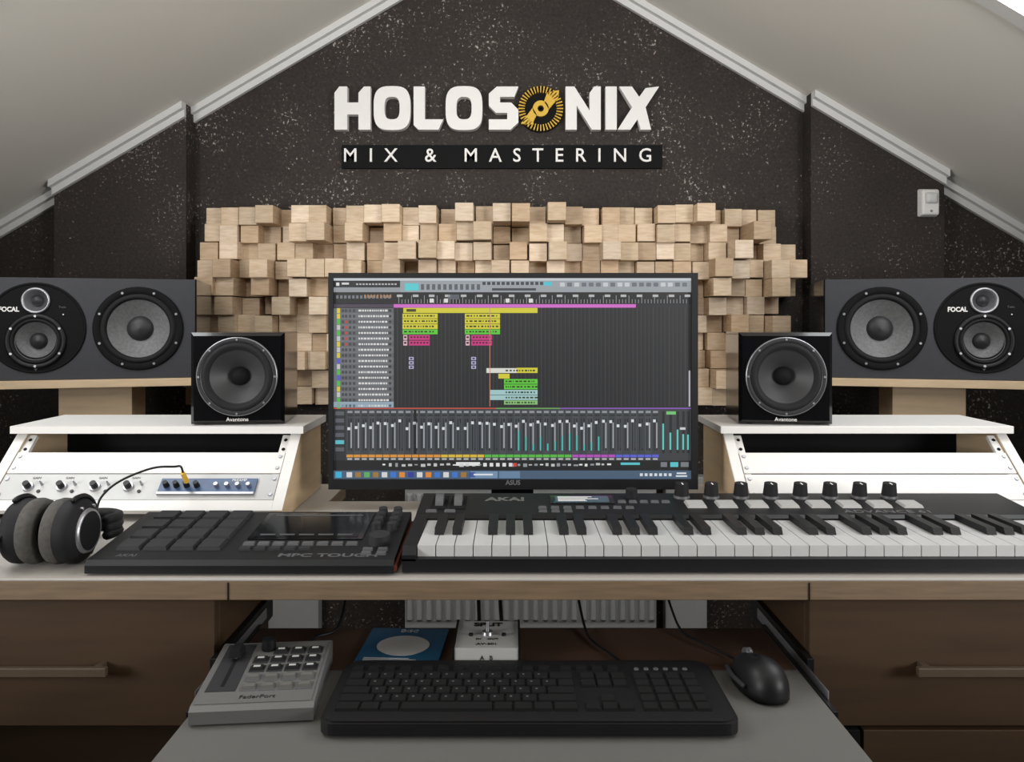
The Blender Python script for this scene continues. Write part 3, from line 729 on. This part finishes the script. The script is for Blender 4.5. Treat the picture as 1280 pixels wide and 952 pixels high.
for j in range(rings+1):
    t=j/rings*math.pi/2
    for i in range(seg):
        a=2*math.pi*i/seg; c,s_=math.cos(a),math.sin(a)
        rx=.031*(1-.06*math.cos(2*a))*(1-.10*s_); ry=.054
        k=math.cos(t)**.75
        zz=.036*math.sin(t)**.9*(1-.12*s_)
        vs.append((rx*c*k,ry*s_*k-.006*math.sin(t),.002+zz))
for j in range(rings):
    for i in range(seg): fs.append((j*seg+i,j*seg+(i+1)%seg,(j+1)*seg+(i+1)%seg,(j+1)*seg+i))
fs.append(tuple(range(seg))[::-1])
b.add(vs,fs,M_blk,None,True)
b.cyl((-.004,.030,.024),(1,0,0),.010,.010,.008,M_grey,20)
b.tube([(0,.02,.0345),(0,.035,.0285),(0,.048,.017)],.0008,M_steel)
b.tube([(-.029,-.03,.014),(-.032,0,.014),(-.027,.03,.012)],.003,M_mid)
b.tube([(0,.052,.006),(-.008,.08,.004),(-.03,.12,.006),(-.045,.155,.008),(-.05,.19,.03),(-.052,.24,.07)],.0018,M_blk)
b.finish((PX(946,.968),.965,TZ),math.radians(6))
TB=TRAY+.0015
b=B("compact_disc_sleeve")
b.box(-.055,.055,-.0,.118,.0,.003,M_blue)
b.prism([(.036*math.cos(2*math.pi*i/36),.058+.036*math.sin(2*math.pi*i/36)*.9) for i in range(36)],(0,0,.003),(1,0,0),(0,1,0),(0,0,.0006),M_rad)
for k in range(4): b.box(-.045,.045-.01*k,.006+k*.0035,.0075+k*.0035,.003,.0034,M_rad)
b.text("DISC",.012,(0,.108,.0032),(1,0,0),(0,1,0),M_rad,ext=.0002)
b.finish((-.152,1.016,TB),math.radians(-3))
b=B("signal_splitter_box"); w=.088
b.box(-w/2+.003,w/2-.003,0,.09,0,.026,M_rad)
for s_ in (-1,1):
    a,c=sorted((s_*w/2,s_*(w/2-.003))); b.box(a,c,-.001,.091,0,.028,M_blk)
b.text("SPLIT",.017,(0,.077,.0262),(1,0,0),(0,1,0),M_blk,ext=.0003,bold=.0006)
b.cyl((0,.045,.026),(0,0,1),.008,.007,.004,M_steel,20); b.cyl((0,.045,.03),(0,.1,1),.0025,.002,.013,M_steel,12)
b.cyl((-.022,.04,.026),(0,0,1),.003,.003,.003,M_blk,12); b.cyl((.022,.04,.026),(0,0,1),.003,.003,.003,M_blk,12)
b.text("IN    OUT",.007,(0,.028,.0262),(1,0,0),(0,1,0),M_blk,ext=.0003); b.text("AV-S01",.009,(0,.012,.0262),(1,0,0),(0,1,0),M_blk,ext=.0003)
b.text("A   B",.008,(0,-.0003,.013),(1,0,0),(0,0,1),M_blk,ext=.0003)
for x in (-.014,.018): b.tube([(x,.092,.014),(x,.115,.016),(x-.003,.16,.04),(x-.004,.22,.082)],.0028,M_blk); b.cyl((x,.09,.014),(0,1,0),.006,.006,.012,M_blk,14)
b.finish((-.033,1.011,TB))
for i,pts in enumerate([
    [(.150,1.0015,TB+.003),(.135,1.04,TB+.003),(.112,1.09,TB+.003),(.105,1.13,TB+.006),(.10,1.2,TB+.03)],
    [(-.262,1.03,TB+.003),(-.285,1.06,TB+.003),(-.275,1.10,TB+.004),(-.25,1.13,TB+.008),(-.25,1.2,TB+.05)]]):
    b=B("usb_cable"); b.tube(pts,.002,M_blk); b.finish()
# ------------------------------------------------------------ world, fill, camera
sc_=bpy.context.scene
w=bpy.data.worlds.new("World"); sc_.world=w; w.use_nodes=True
w.node_tree.nodes["Background"].inputs[0].default_value=(.7,.74,.8,1); w.node_tree.nodes["Background"].inputs[1].default_value=.3
def area(name,loc,tgt,sx_,sy_,e,spread=180,col=(1,.99,.975)):
    la=bpy.data.lights.new(name,'AREA'); la.shape='RECTANGLE'; la.size=sx_; la.size_y=sy_; la.energy=e; la.color=col; la.spread=math.radians(spread)
    lo=bpy.data.objects.new(name,la); sc_.collection.objects.link(lo); lo.location=loc
    d=Vector(tgt)-Vector(loc); lo.rotation_euler=d.to_track_quat('-Z','Y').to_euler()
area("added_front_fill",(0,-.6,1.98),(0,2.5,1.75),1.4,.4,4.6,70)  # added light, not a known lamp; brightens the wall, leaves the drawers dark
area("added_ceiling_fill",(-1.5,.1,1.1),(.3,1.3,2.3),.6,.4,18,130)  # pair of added lights out of view, there to brighten the ceiling
area("added_ceiling_fill.001",(1.5,.1,1.1),(-.3,1.3,2.3),.6,.4,18,130)
cam=bpy.data.cameras.new("camera"); co=bpy.data.objects.new("camera",cam); sc_.collection.objects.link(co)
co.location=(0,0,ZC); co.rotation_euler=(math.pi/2,0,0)
cam.sensor_width=36; cam.sensor_fit='HORIZONTAL'; cam.lens=36*F/1280; cam.shift_y=-76/1280; cam.clip_start=.02
sc_.camera=co
sc_.view_settings.view_transform='Standard'
